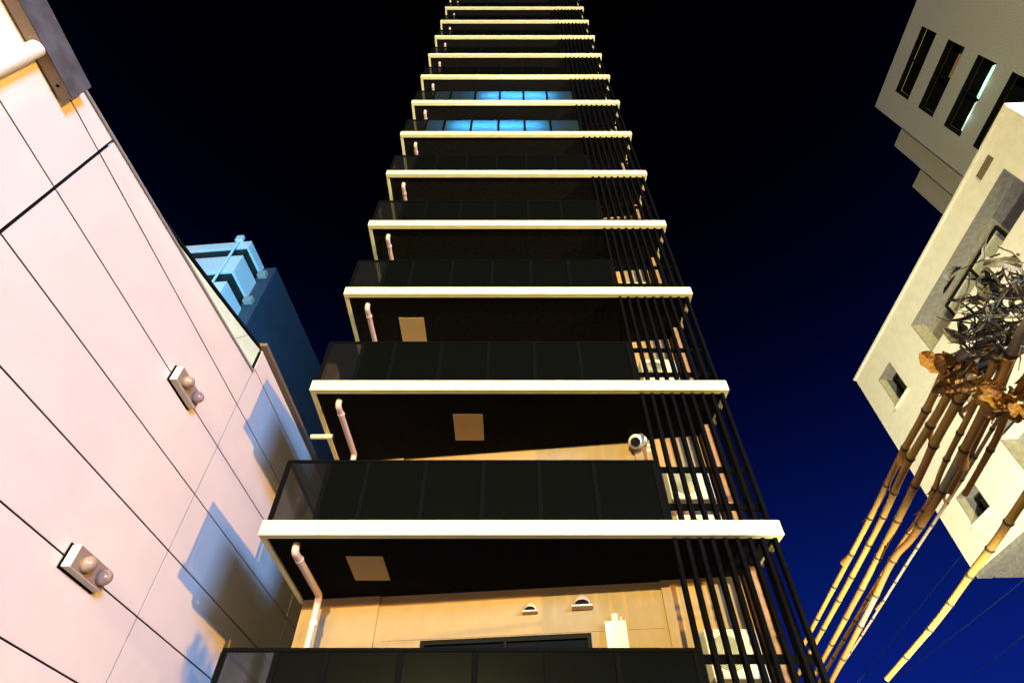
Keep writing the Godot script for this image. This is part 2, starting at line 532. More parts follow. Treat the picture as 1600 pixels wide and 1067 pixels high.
# ---------------------------------------------------------------- the tower
func apartment_tower() -> void:
	var t := thing("apartment_tower", "slim black apartment tower with cream balcony edges stacked floor on floor", "apartment tower", Vector3(0, 0, -8.3))
	var floors := 15
	var top := SLAB0 + FLOOR_H * floors
	part("core_wall", box_mesh(Vector3(-3.88, 0, -15), Vector3(4.2, top + 1.0, -3.05), 0.01), M.body, t)
	part("plinth", box_mesh(Vector3(-3.95, 0, -3.0), Vector3(4.25, SLAB0 - 0.45, -0.6), 0.02), M.body, t)
	# shared meshes of one storey, measured from the top of its slab
	var edge := tool()
	bx(edge, Vector3(-4.02, -0.26, -0.13), Vector3(4.31, 0, 0), 0.008)
	bx(edge, Vector3(-4.02, -0.255, -2.62), Vector3(-3.925, -0.003, -0.132), 0.006)
	bx(edge, Vector3(4.215, -0.255, -2.62), Vector3(4.31, -0.003, -0.132), 0.006)
	var edge_mesh := edge.commit()
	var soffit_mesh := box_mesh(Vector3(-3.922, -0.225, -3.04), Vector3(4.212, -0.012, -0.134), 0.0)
	var hand := tool()
	bx(hand, Vector3(-3.96, 1.135, -0.085), Vector3(2.56, 1.185, -0.03), 0.005)
	bx(hand, Vector3(-3.955, 1.138, -2.6), Vector3(-3.905, 1.182, -0.087), 0.005)
	var hand_mesh := hand.commit()
	var posts := [-3.93, -3.2, -2.52, -1.51, -0.5, 0.47, 1.43, 2.5]
	var post_mesh := box_mesh(Vector3(-0.04, 0.002, -0.08), Vector3(0.04, 1.133, -0.035), 0.004)
	var bar_mesh := box_mesh(Vector3(-0.032, 0.002, -0.20), Vector3(0.032, FLOOR_H - 0.262, -0.085), 0.004)
	var rail_mesh := box_mesh(Vector3(2.56, -0.06, -0.24), Vector3(4.2, 0.06, -0.203), 0.003)
	var pipe_mesh := tube_mesh(rounded([Vector3(-3.5, -0.225, -0.36), Vector3(-3.5, -0.36, -0.36), Vector3(-3.48, -0.36, -1.86), Vector3(-3.48, -0.36, -2.0), Vector3(-3.46, -FLOOR_H + 0.01, -2.0)], 0.085), 0.06)
	var ring_mesh := tube_mesh([Vector3(-3.49, -0.36, -0.60), Vector3(-3.49, -0.36, -0.66)], 0.07)
	var ring2_mesh := tube_mesh([Vector3(-3.47, -0.80, -2.0), Vector3(-3.47, -0.88, -2.0)], 0.07)
	var side_bar := box_mesh(Vector3(4.17, 0.002, -0.045), Vector3(4.205, FLOOR_H - 0.262, 0.045), 0.004)
	var dpipe := tube_mesh([Vector3(3.93, 0.01, -1.72), Vector3(3.93, FLOOR_H - 0.23, -1.72)], 0.045)
	for k in floors + 1:
		var y := SLAB0 + FLOOR_H * k
		var s := part("balcony_slab", edge_mesh, M.fascia, t, Vector3(0, y, 0))
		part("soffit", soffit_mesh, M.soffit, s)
		if k == floors: continue
		part("handrail", hand_mesh, M.black, s)
		for x in posts: part("post", post_mesh, M.black, s, Vector3(x, 0, 0))
		for i in posts.size() - 1:
			var w: float = posts[i + 1] - posts[i]
			part("glass_panel", box_mesh(Vector3(0.03, 0.012, -0.066), Vector3(w - 0.03, 1.136, -0.052), 0.001), M.clear if i == 0 else (M.frosted if k in [6, 7] else M.smoked), s, Vector3(posts[i], 0, 0))
		part("glass_panel", box_mesh(Vector3(-3.935, 0.05, -2.5), Vector3(-3.925, 1.13, -0.15), 0.001), M.clear, s)
		for i in 9: part("slat", bar_mesh, M.bar, s, Vector3(2.585 + 0.2 * i, 0, 0))
		for h in [0.36, 1.10]: part("slat_rail", rail_mesh, M.black, s, Vector3(0, h, 0))
		for i in 9: part("side_slat", side_bar, M.bar, s, Vector3(0.07, 0, -0.33 - 0.26 * i))
		part("side_wall", box_mesh(Vector3(4.06, 0.002, -2.6), Vector3(4.15, FLOOR_H - 0.23, -1.1), 0.004), M.side_wall, s)
		part("downpipe", dpipe, M.pipe_white, s)
		if k == 2:
			part("overflow_spout", tube_mesh([Vector3(-3.86, -0.30, -1.45), Vector3(-4.32, -0.30, -1.45)], 0.055), M.pipe_white, s)
		if k > 0:
			var p := part("drain_pipe", pipe_mesh, M.pipe, s)
			part("pipe_collar", ring_mesh, M.pipe, s)
			part("pipe_collar", ring2_mesh, M.pipe_white, s)
		# back wall of the balcony, slightly turned, with a door opening
		var ws := tool()
		wall(ws, -3.92, 4.05, 0.003, FLOOR_H - 0.228, [[-1.62, 1.36, 0.05, 2.06]], 1.0, 0.16)
		var wm := part("back_wall", ws.commit(), M.balcony_wall, s)
		wm.transform = Transform3D(Basis(Vector3.UP, deg_to_rad(-90 - 7.0)), Vector3(0, 0, -2.06))
		for q in [[-3.94, -2.46, 0.05], [2.66, 4.05, 0.07]]:
			var pl := tool()
			plate(pl, [Vector2(q[0], 0.004), Vector2(q[1], 0.004), Vector2(q[1], FLOOR_H - 0.232), Vector2(q[0], FLOOR_H - 0.232)], 0.002, q[2])
			var pm := part("pilaster", pl.commit(), M.balcony_wall2, s)
			pm.transform = wm.transform
		var dg := tool()
		plate(dg, [Vector2(-1.6, 0.06), Vector2(1.34, 0.06), Vector2(1.34, 2.05), Vector2(-1.6, 2.05)], -0.12, -0.10)
		part("balcony_door", dg.commit(), M.window, s).transform = wm.transform
		dg = tool()
		for q in [[-1.62, -1.55, 0.05, 2.06], [1.29, 1.36, 0.05, 2.06], [-0.15, -0.10, 0.05, 1.99], [-1.55, 1.29, 1.99, 2.06]]:
			plate(dg, [Vector2(q[0], q[2] + 0.003), Vector2(q[1], q[2] + 0.003), Vector2(q[1], q[3] - 0.003), Vector2(q[0], q[3] - 0.003)], -0.09, -0.03)
		part("door_frame", dg.commit(), M.frame, s).transform = wm.transform
		var lt := tool()
		plate(lt, [Vector2(-2.3, 2.075), Vector2(2.6, 2.075), Vector2(2.6, 2.09), Vector2(-2.3, 2.09)], 0.001, 0.014)
		part("wall_ledge", lt.commit(), M.balcony_wall2, s).transform = wm.transform
		# soffit hatch
		if k in [1, 2, 3]:
			var hx: float = {1: -2.48, 2: -0.92, 3: -2.5}.get(k, -1.6 + 0.4 * (k % 4))
			part("ceiling_hatch", box_mesh(Vector3(hx - 0.31, -0.236, -1.66), Vector3(hx + 0.31, -0.2255, -0.78), 0.002), M.hatch, s)
	for k in range(0, 9): air_conditioner(Vector3(3.5, SLAB0 + FLOOR_H * k + 0.004, -9.72), k)
	# lower balcony fittings
	var wallxf := Transform3D(Basis(Vector3.UP, deg_to_rad(-7.0)), Vector3(0, 0, -8.3 - 2.06))
	for q in [[0.33, 5.72, 0.75], [1.25, 5.76, 1.0]]:
		var p: Vector3 = wallxf * Vector3(q[0], q[1], 0.004)
		var v := thing("vent_hood", "small domed vent hood above the first balcony door" if q[2] < 0.9 else "larger domed vent hood beside the small one above the balcony", "vent hood", p, -7.0)
		v.scale = Vector3.ONE * q[2]
		var st := tool()
		ball(st, Vector3(0, 0, 0), Vector3(0.16, 0.21, 0.15), Transform3D.IDENTITY, 20, 8, 0.0, PI / 2)
		part("hood", st.commit(), M.pipe, v)
		part("flange", box_mesh(Vector3(-0.185, -0.05, 0.0), Vector3(0.185, -0.015, 0.17), 0.006), M.pipe, v)
		st = tool()
		var dd := []
		for a in 13: dd.append(Vector3(cos(PI * a / 12.0) * 0.125, sin(PI * a / 12.0) * 0.085 - 0.012, 0.162 - sin(PI * a / 12.0) * 0.006))
		face(st, dd, Vector3(0, 0, 1))
		part("duct_opening", st.commit(), M.lens, v)
	var mb := thing("meter_box", "pale wall box with a round knob between vent hood and pilaster", "wall box", wallxf * Vector3(1.78, 4.95, 0.0), -7.0)
	part("case", box_mesh(Vector3(-0.18, 0, 0.002), Vector3(0.18, 0.5, 0.16), 0.012), M.ac, mb)
	part("knob", tube_mesh([Vector3(0, 0.5, 0.09), Vector3(0, 0.62, 0.09)], 0.07), M.pipe_white, mb)
	part("fitting", tube_mesh(rounded([Vector3(0.11, 0.5, 0.08), Vector3(0.11, 0.58, 0.08), Vector3(0.11, 0.58, 0.01)], 0.03), 0.02), M.pipe_white, mb)
	var sc := thing("security_camera", "white ball camera with dark lens under the second balcony soffit", "camera", Vector3(2.66, 9.215, -9.78))
	part("mount", tube_mesh([Vector3(0.12, 0, 0), Vector3(0.12, -0.10, 0)], 0.06), M.white_plastic, sc)
	var st2 := tool()
	ball(st2, Vector3(0, -0.17, 0), Vector3(0.17, 0.16, 0.17))
	ball(st2, Vector3(0.14, -0.13, 0.0), Vector3(0.10, 0.11, 0.10))
	part("shell", st2.commit(), M.white_plastic, sc)
	var lx := Transform3D(Basis.looking_at(Vector3(-0.25, -0.75, 0.9), Vector3.UP), Vector3(-0.02, -0.17, 0))
	var ring := tool()
	tube(ring, [lx * Vector3(0, 0, -0.12), lx * Vector3(0, 0, -0.165)], [0.105, 0.10], 20)
	part("lens_ring", ring.commit(), M.lens, sc)
	ring = tool()
	ball(ring, Vector3(0, 0, -0.15), Vector3(0.06, 0.06, 0.035), lx)
	part("lens", ring.commit(), M.clear, sc)
	var sp := thing("spot_fitting", "small twin spot fitting on the wall below the ball camera", "spot light", Vector3(2.93, 8.93, -10.02))
	for q in [0.0, 0.13]:
		st2 = tool()
		ball(st2, Vector3(0.0, q, 0.06), Vector3(0.06, 0.055, 0.07))
		part("spot_head", st2.commit(), M.pipe_white, sp)
	# two balconies with blue lights
	for q in [[6, -0.55, 3.0], [7, 0.22, 2.5]]:
		var y2: float = SLAB0 + FLOOR_H * q[0]
		var bl := thing("balcony_lamp", "blue strip lamp standing in the lower lit balcony" if q[0] == 6 else "blue strip lamp standing in the upper lit balcony", "lamp", Vector3(q[1], y2 + 0.004, -8.82))
		var hw: float = q[2] / 2.0
		part("tube", tube_mesh([Vector3(-hw, 0.62, 0), Vector3(hw, 0.62, 0)], 0.03), glow(0.22, 0.62, 1.0, 8.0), bl)
		for sx in [-hw + 0.1, hw - 0.1]:
			part("stand", box_mesh(Vector3(sx - 0.03, 0, -0.06), Vector3(sx + 0.03, 0.58, 0.0), 0.004), M.black, bl)
			part("foot", box_mesh(Vector3(sx - 0.15, 0, -0.2), Vector3(sx + 0.15, -0.0 + 0.02, 0.12), 0.004), M.black, bl)
		var al := AreaLight3D.new()
		al.name = "strip_light"
		al.area_size = Vector2(q[2], 0.06)
		al.light_color = lin(0.27, 0.67, 1.0)
		al.light_energy = 16.0
		al.area_range = 50.0
		al.shadow_enabled = true
		al.position = Vector3(0, 0.62, 0.04)
		al.rotation_degrees = Vector3(0, 180, 0)
		bl.add_child(al)

func air_conditioner(at: Vector3, k: int) -> void:
	var ord := ["first", "second", "third", "fourth", "fifth", "sixth", "seventh", "eighth", "ninth"]
	var t := thing("air_conditioner", "white air conditioner unit behind the slats of the %s balcony" % ord[k], "air conditioner", at, 0.0, "air conditioners behind the slats")
	for lev in 2:
		var y := 0.12 + lev * 1.05
		part("casing", box_mesh(Vector3(-0.42, y, -0.15), Vector3(0.42, y + 0.72, 0.15), 0.02), M.ac, t)
		var g := tool()
		for i in 9:
			var rr := 0.03 + 0.028 * i
			var pts := []
			for j in 25: pts.append(Vector3(-0.12 + cos(TAU * j / 24.0) * rr, y + 0.36 + sin(TAU * j / 24.0) * rr, 0.158))
			var r := []
			for p in pts: r.append(0.006)
			tube(g, pts, r, 5, false)
		part("fan_grille", g.commit(), M.frame, t)
	for x in [-0.40, 0.40]:
		part("stand", box_mesh(Vector3(x - 0.025, 0, -0.17), Vector3(x + 0.025, 1.95, -0.155), 0.002), M.steel, t)
		for y in [0.10, 1.15]:
			part("bracket", box_mesh(Vector3(x - 0.02, y - 0.03, -0.154), Vector3(x + 0.02, y + 0.018, 0.15), 0.002), M.steel, t)

# ---------------------------------------------------------------- pale panelled building
func panelled_building() -> void:
	var t := thing("panelled_building", "pale pink building clad in large flat panels with dark joints", "building", Vector3(-6.1, 0, 0), ALLEY)
	var body := tool()
	plate(body, [Vector2(-9, 0), Vector2(9.1, 0), Vector2(9.1, 10.3), Vector2(-9, 8.5)], -9.0, -0.012)
	plate(body, [Vector2(9.1, 0), Vector2(21.95, 0), Vector2(21.95, 11.1), Vector2(9.1, 11.1)], -9.0, -0.012)
	part("core_wall", body.commit(), M.soffit, t)
	# panels row by row; the near roof edge slopes
	var us := [[-8.0, -2.02, 0.02], [-1.98, 3.525, 0.02], [3.575, 9.084, 0.008], [9.112, 14.636, 0.008], [14.664, 21.9, 0.008]]
	var rows := [0.05]
	for k in range(8, -1, -1): rows.append(9.49 - 1.083 * k)
	rows.append(10.573)
	rows.append(11.15)
	var n := 0
	for c in us.size():
		for i in rows.size() - 1:
			var y0: float = rows[i] + 0.013
			var y1: float = rows[i + 1] - 0.013
			var poly := [Vector2(us[c][0], y0), Vector2(us[c][1], y0), Vector2(us[c][1], y1), Vector2(us[c][0], y1)]
			if c < 3:
				var slope := func(u: float) -> float: return 9.81 + (u - 2.87) * 0.1
				var ya: float = minf(y1, slope.call(us[c][0]))
				var yb: float = minf(y1, slope.call(us[c][1]))
				if yb <= y0 + 0.02: continue
				if ya <= y0:
					var uc := 2.87 + (y0 - 9.81) / 0.1
					poly = [Vector2(uc, y0), Vector2(us[c][1], y0), Vector2(us[c][1], yb)]
				elif ya < y1 and yb >= y1:
					var uc := 2.87 + (y1 - 9.81) / 0.1
					poly = [Vector2(us[c][0], y0), Vector2(us[c][1], y0), Vector2(us[c][1], y1), Vector2(uc, y1), Vector2(us[c][0], ya)]
				elif ya < y1:
					poly = [Vector2(us[c][0], y0), Vector2(us[c][1], y0), Vector2(us[c][1], yb), Vector2(us[c][0], ya)]
			var st := tool()
			plate(st, poly, -0.045, rng.randf_range(-0.0015, 0.0015))
			part("cladding_panel", st.commit(), M.panel[n % 4], t)
			n += 3 if i % 2 == 0 else 1
	var cp := tool()
	plate(cp, [Vector2(-8, 8.723), Vector2(9.09, 10.432), Vector2(9.09, 10.48), Vector2(-8, 8.77)], -0.3, 0.035)
	part("coping", cp.commit(), M.grey_trim, t)
	cp = tool()
	bx(cp, Vector3(-0.4, 11.153, -22.0), Vector3(0.13, 11.25, -8.96), 0.006)
	part("coping", cp.commit(), M.brown, t)
	# raised greenish parapet above the sloping edge
	for q in [[[5.2, 10.06], [7.135, 10.26], [7.135, 10.62], [5.2, 9.99 + 0.12]], [[7.15, 10.26], [8.05, 10.35], [8.45, 10.97], [7.15, 10.63]], [[8.07, 10.35], [9.07, 10.45], [9.07, 11.15], [8.47, 10.98]]]:
		var pl := []
		for p in q: pl.append(Vector2(p[0], p[1] + 0.04 if p[1] < 10.5 else p[1]))
		cp = tool()
		plate(cp, pl, -0.22, -0.06)
		part("parapet_panel", cp.commit(), M.green_panel, t)
	cp = tool()
	plate(cp, [Vector2(5.1, 10.13), Vector2(7.14, 10.64), Vector2(9.07, 11.16), Vector2(9.07, 11.22), Vector2(7.14, 10.70), Vector2(5.1, 10.19)], -0.24, -0.02)
	part("parapet_edge", cp.commit(), M.soffit, t)
	# gutter box with downpipe
	var gb := part("gutter", box_mesh(Vector3(0.205, 9.25, -2.72), Vector3(0.225, 9.70, 4.0), 0.003), M.gutter_face, t)
	part("gutter_base", box_mesh(Vector3(0.036, 9.252, -2.718), Vector3(0.204, 9.27, 4.0), 0.002), M.gutter_base, gb)
	part("gutter_end", box_mesh(Vector3(0.036, 9.272, -2.716), Vector3(0.204, 9.69, -2.70), 0.002), M.gutter_face, gb)
	part("bolt", tube_mesh([Vector3(0.12, 9.252, -2.55), Vector3(0.12, 9.238, -2.55)], 0.018, 8), M.black, gb)
	part("downpipe", tube_mesh([Vector3(0.12, 0.05, -2.10), Vector3(0.12, 9.248, -2.10)], 0.095, 20), M.pipe_white, t)
	for y in [2.5, 5.0, 7.5]:
		part("pipe_clip", tube_mesh([Vector3(0.12, y, -2.10), Vector3(0.12, y + 0.06, -2.10)], 0.104, 20), M.steel, t)
	twin_lamp(t, 8.41, 7.02, "twin-globe wall lamp on the upper panel joint of the pink building")
	twin_lamp(t, 5.16, 7.10, "twin-globe wall lamp on the lower panel joint of the pink building")

func twin_lamp(wall_node: Node3D, y: float, u: float, label: String) -> void:
	var t := thing("wall_lamp", label, "wall lamp", Vector3.ZERO, ALLEY, "twin-globe wall lamps")
	t.position = wall_node.transform * Vector3(0.004, y - 0.15, -u)
	part("gap_shadow_plate", box_mesh(Vector3(0.0, -0.02, -0.80), Vector3(0.02, 0.32, 0.02), 0.004), M.black, t)  # black plate stands in for the shadow gap between housing and wall
	part("housing", box_mesh(Vector3(0.021, 0, -0.78), Vector3(0.15, 0.30, 0.0), 0.008), M.lamp_box, t)
	part("front_cover", box_mesh(Vector3(0.151, 0.01, -0.772), Vector3(0.156, 0.29, -0.008), 0.002), M.lamp_face, t)
	for z in [-0.22, -0.62]:
		var st := tool()
		ball(st, Vector3(0.21, 0.13, z), Vector3(0.105, 0.105, 0.105))
		var g := part("globe", st.commit(), M.globe, t)
		part("shading_ring", tube_mesh([Vector3(0.156, 0.13, z), Vector3(0.185, 0.13, z)], 0.107, 20), M.brown, g)  # brown ring added for the dark shading on one side of the globe

# ---------------------------------------------------------------- cream block on an overhang
func cream_block() -> void:
	var t := thing("cream_building", "cream rendered building with overhanging upper floors and small square windows", "building", Vector3(10, 0, 0), ALLEY)
	var holes := [[10.92, 11.65, 11.63, 12.62], [5.3, 9.61, 11.63, 12.62], [10.92, 11.65, 8.16, 8.84], [5.3, 9.63, 8.18, 9.12], [8.2, 9.68, 9.98, 10.8]]
	for r in [[7.4, 8.975], [8.985, 11.1], [11.11, 13.37]]:
		var st := tool()
		wall(st, 4.32, 12.46, r[0], r[1], holes, -1.0, 0.36, true)
		part("facade_wall", st.commit(), M.cream, t)
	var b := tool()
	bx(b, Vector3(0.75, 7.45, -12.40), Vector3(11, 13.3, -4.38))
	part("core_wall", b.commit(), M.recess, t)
	# back of each opening; grey boards paint shade onto the cream sides
	for h in holes:
		var big: bool = h[1] - h[0] > 1.0
		var pl := tool()
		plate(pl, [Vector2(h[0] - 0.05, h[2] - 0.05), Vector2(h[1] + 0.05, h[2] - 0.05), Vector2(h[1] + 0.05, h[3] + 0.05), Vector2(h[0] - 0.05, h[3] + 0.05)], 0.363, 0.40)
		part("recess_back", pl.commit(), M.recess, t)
		part("shaded_lining", shade_lining(h, 0.36), M.recess, t)
		var w := [h[0] + 0.1, h[1] - 0.1, h[2] + 0.05, h[3] - 0.1]
		if big: w = [h[0] + 1.2, h[1] - 0.85, h[2] + 0.02, h[2] + 0.72]
		var fr := tool()
		for q in [[w[0], w[1], w[2], w[2] + 0.06], [w[0], w[1], w[3] - 0.06, w[3]], [w[0], w[0] + 0.06, w[2] + 0.061, w[3] - 0.061], [w[1] - 0.06, w[1], w[2] + 0.061, w[3] - 0.061], [(w[0] + w[1]) / 2 - 0.03, (w[0] + w[1]) / 2 + 0.03, w[2] + 0.061, w[3] - 0.061]]:
			plate(fr, [Vector2(q[0], q[2]), Vector2(q[1], q[2]), Vector2(q[1], q[3]), Vector2(q[0], q[3])], 0.30, 0.36)
		var f := part("window", fr.commit(), M.frame, t)
		for s in 2:
			var a: float = lerpf(w[0] + 0.06, w[1] - 0.06, s / 2.0) + (0.03 if s == 1 else 0.0)
			var e: float = lerpf(w[0] + 0.06, w[1] - 0.06, (s + 1) / 2.0) - (0.03 if s == 0 else 0.0)
			var pn := tool()
			plate(pn, [Vector2(a, w[2] + 0.062), Vector2(e, w[2] + 0.062), Vector2(e, w[3] - 0.062), Vector2(a, w[3] - 0.062)], 0.335, 0.345)
			part("pane", pn.commit(), M.curtain if s == 0 or big else M.window, f)
		var sl := tool()
		bx(sl, Vector3(-0.05, h[2] - 0.05, -h[1] - 0.03), Vector3(0.12, h[2] - 0.003, -h[0] + 0.03), 0.006)
		if not big: part("sill", sl.commit(), M.cream, f)
	var en := tool()
	bx(en, Vector3(0.362, 7.4, -12.46), Vector3(11, 13.37, -12.405))
	part("end_wall", en.commit(), M.cream, t)
	en = tool()
	bx(en, Vector3(0.362, 7.4, -4.375), Vector3(11, 13.37, -4.32))
	part("end_wall", en.commit(), M.cream, t)
	en = tool()
	bx(en, Vector3(-0.04, 13.373, -12.5), Vector3(11, 13.45, -4.28), 0.01)
	part("roof_coping", en.commit(), M.cream, t)
	# underside
	en = tool()
	bx(en, Vector3(0.0, 7.30, -12.46), Vector3(0.33, 7.397, -4.32), 0.004)
	part("soffit_edge", en.commit(), M.recess, t)
	en = tool()
	bx(en, Vector3(0.40, 7.31, -12.46), Vector3(11, 7.397, -4.32), 0.004)
	part("soffit_panel", en.commit(), M.concrete, t)
	part("ground_storey", box_mesh(Vector3(4.0, 0, -11.5), Vector3(11, 7.305, -4.6), 0.02), M.block_grey, t)
	en = tool()
	for i in 4: bx(en, Vector3(-0.02, 12.98 + i * 0.05, -5.75), Vector3(-0.002, 13.01 + i * 0.05, -5.25), 0.003)
	part("vent_grille", en.commit(), M.brown, t)

# ---------------------------------------------------------------- grey high-rise
func grey_highrise() -> void:
	var t := thing("grey_highrise", "grey stepped high-rise with wide dark windows behind the cream block", "high-rise", Vector3(28, 0, 0), ALLEY)
	var holes := []
	for k in 13: holes.append([10.5, 14.85, 43.25 - 3.2 * k, 45.07 - 3.2 * k])
	for k in 13: holes.append([2.6, 7.3, 43.25 - 3.2 * k, 45.07 - 3.2 * k])
	var st := tool()
	wall(st, -6, 16.6, 0, 46.8, holes, -1.0, 0.4, true)
	part("facade_wall", st.commit(), M.block_grey, t)
	part("core_wall", box_mesh(Vector3(1.6, 0, -16.5), Vector3(18, 46.7, 6.0), 0.01), M.block_grey2, t)
	st = tool()
	bx(st, Vector3(0.41, 0, -16.6), Vector3(1.598, 46.8, -16.4))
	bx(st, Vector3(0.41, 46.6, -16.39), Vector3(1.598, 46.8, 6.0))
	part("end_wall", st.commit(), M.block_grey, t)
	part("stair_tower", box_mesh(Vector3(0.06, 0, -18.0), Vector3(14, 42.7, -16.603), 0.02), M.block_grey2, t)
	part("lift_tower", box_mesh(Vector3(0.12, 0, -19.4), Vector3(12, 39.0, -18.003), 0.02), M.block_grey2, t)
	for i in holes.size():
		var h: Array = holes[i]
		var fr := tool()
		for q in [[h[0], h[1], h[2], h[2] + 0.08], [h[0], h[1], h[3] - 0.08, h[3]], [h[0], h[0] + 0.08, h[2] + 0.081, h[3] - 0.081], [h[1] - 0.08, h[1], h[2] + 0.081, h[3] - 0.081], [(h[0] + h[1]) / 2 - 0.05, (h[0] + h[1]) / 2 + 0.05, h[2] + 0.081, h[3] - 0.081]]:
			plate(fr, [Vector2(q[0], q[2] + 0.002), Vector2(q[1], q[2] + 0.002), Vector2(q[1], q[3] - 0.002), Vector2(q[0], q[3] - 0.002)], 0.22, 0.32)
		var f := part("window", fr.commit(), M.frame, t)
		part("shaded_reveal", shade_lining(h, 0.4), M.frame, f)  # black boards paint shade over the grey sides of the opening
		var pn := tool()
		plate(pn, [Vector2(h[0] + 0.06, h[2] + 0.06), Vector2(h[1] - 0.06, h[2] + 0.06), Vector2(h[1] - 0.06, h[3] - 0.06), Vector2(h[0] + 0.06, h[3] - 0.06)], 0.405, 0.43)
		part("pane", pn.commit(), M.window, f)
		if i == 1:
			pn = tool()
			plate(pn, [Vector2(10.6, h[2] + 0.1), Vector2(12.5, h[2] + 0.1), Vector2(12.5, h[2] + 0.75), Vector2(10.6, h[2] + 0.75)], 0.36, 0.38)
			part("blind", pn.commit(), M.hatch, f)
	# lit tubes on the sill of the third window
	var w: Array = holes[2]
	for q in [[10.62, 12.55, 0.16], [12.72, 14.55, 0.12]]:
		var l := thing("tube_light", "brighter greenish fluorescent tube lying in the third high-rise window" if q[2] > 0.14 else "dimmer greenish fluorescent tube at the window end of the high-rise", "tube light", t.transform * Vector3(0.12, w[2] + 0.02 + q[2], -q[0]), ALLEY)
		var len: float = q[1] - q[0]
		var tm := tube_mesh([Vector3(0, 0, 0), Vector3(0, 0, -0.1), Vector3(0, 0, -len + 0.1), Vector3(0, 0, -len)], [q[2] * 0.5, q[2], q[2], q[2] * 0.5])
		part("tube", tm, glow(0.42, 0.86, 0.66, 1.0) if q[2] > 0.14 else glow(0.42, 0.66, 0.5, 0.7), l)
		part("holder", box_mesh(Vector3(-0.06, -q[2] - 0.018, -len), Vector3(0.06, -q[2] * 0.9, 0), 0.002), M.frame, l)
		omni(l, Vector3(-0.3, 0.1, -len / 2), lin(0.45, 0.9, 0.7), 0.25, 0.15)

# ---------------------------------------------------------------- banded tower behind the pink building
func banded_tower() -> void:
	var t := thing("banded_tower", "distant tower with pale blue-lit bands and dark strips round its corner", "tower", Vector3(-21.87, 0, -26.04), -5.0)
	var y := 42.27
	var tops := [[41.35, 42.27]]
	var k := 0
	while 40.17 - 3.52 * k > 1.0:
		tops.append([37.91 - 3.52 * k, 40.17 - 3.52 * k]); k += 1
	for q in tops:
		var lo: float = maxf(q[0], 0.0)
		var st := tool()
		bx(st, Vector3(-14, lo, -0.2), Vector3(0, q[1], 0), 0.02)
		bx(st, Vector3(-0.2, lo + 0.003, -2.75), Vector3(-0.003, q[1] - 0.003, -0.202), 0.02)
		part("band", st.commit(), M.band, t)
	part("window_strip", box_mesh(Vector3(-13.9, 0, -2.74), Vector3(-0.24, 42.0, -0.24), 0.01), M.strip, t)
	part("rear_wall", box_mesh(Vector3(-14, 0, -48), Vector3(1.1, 42.2, -2.76), 0.03), M.navy, t)
	part("drain_pipe", tube_mesh([Vector3(-1.0, 30, 0.16), Vector3(-1.0, 42.5, 0.16)], 0.10), M.band, t)
	part("rain_head", box_mesh(Vector3(-1.3, 42.1, 0.03), Vector3(-0.7, 42.75, 0.35), 0.03), M.band, t)
	for q in [40.6, 37.1]:
		part("vent_box", box_mesh(Vector3(0.02, q, -2.74), Vector3(0.75, q + 0.6, -2.3), 0.03), M.concrete, t)

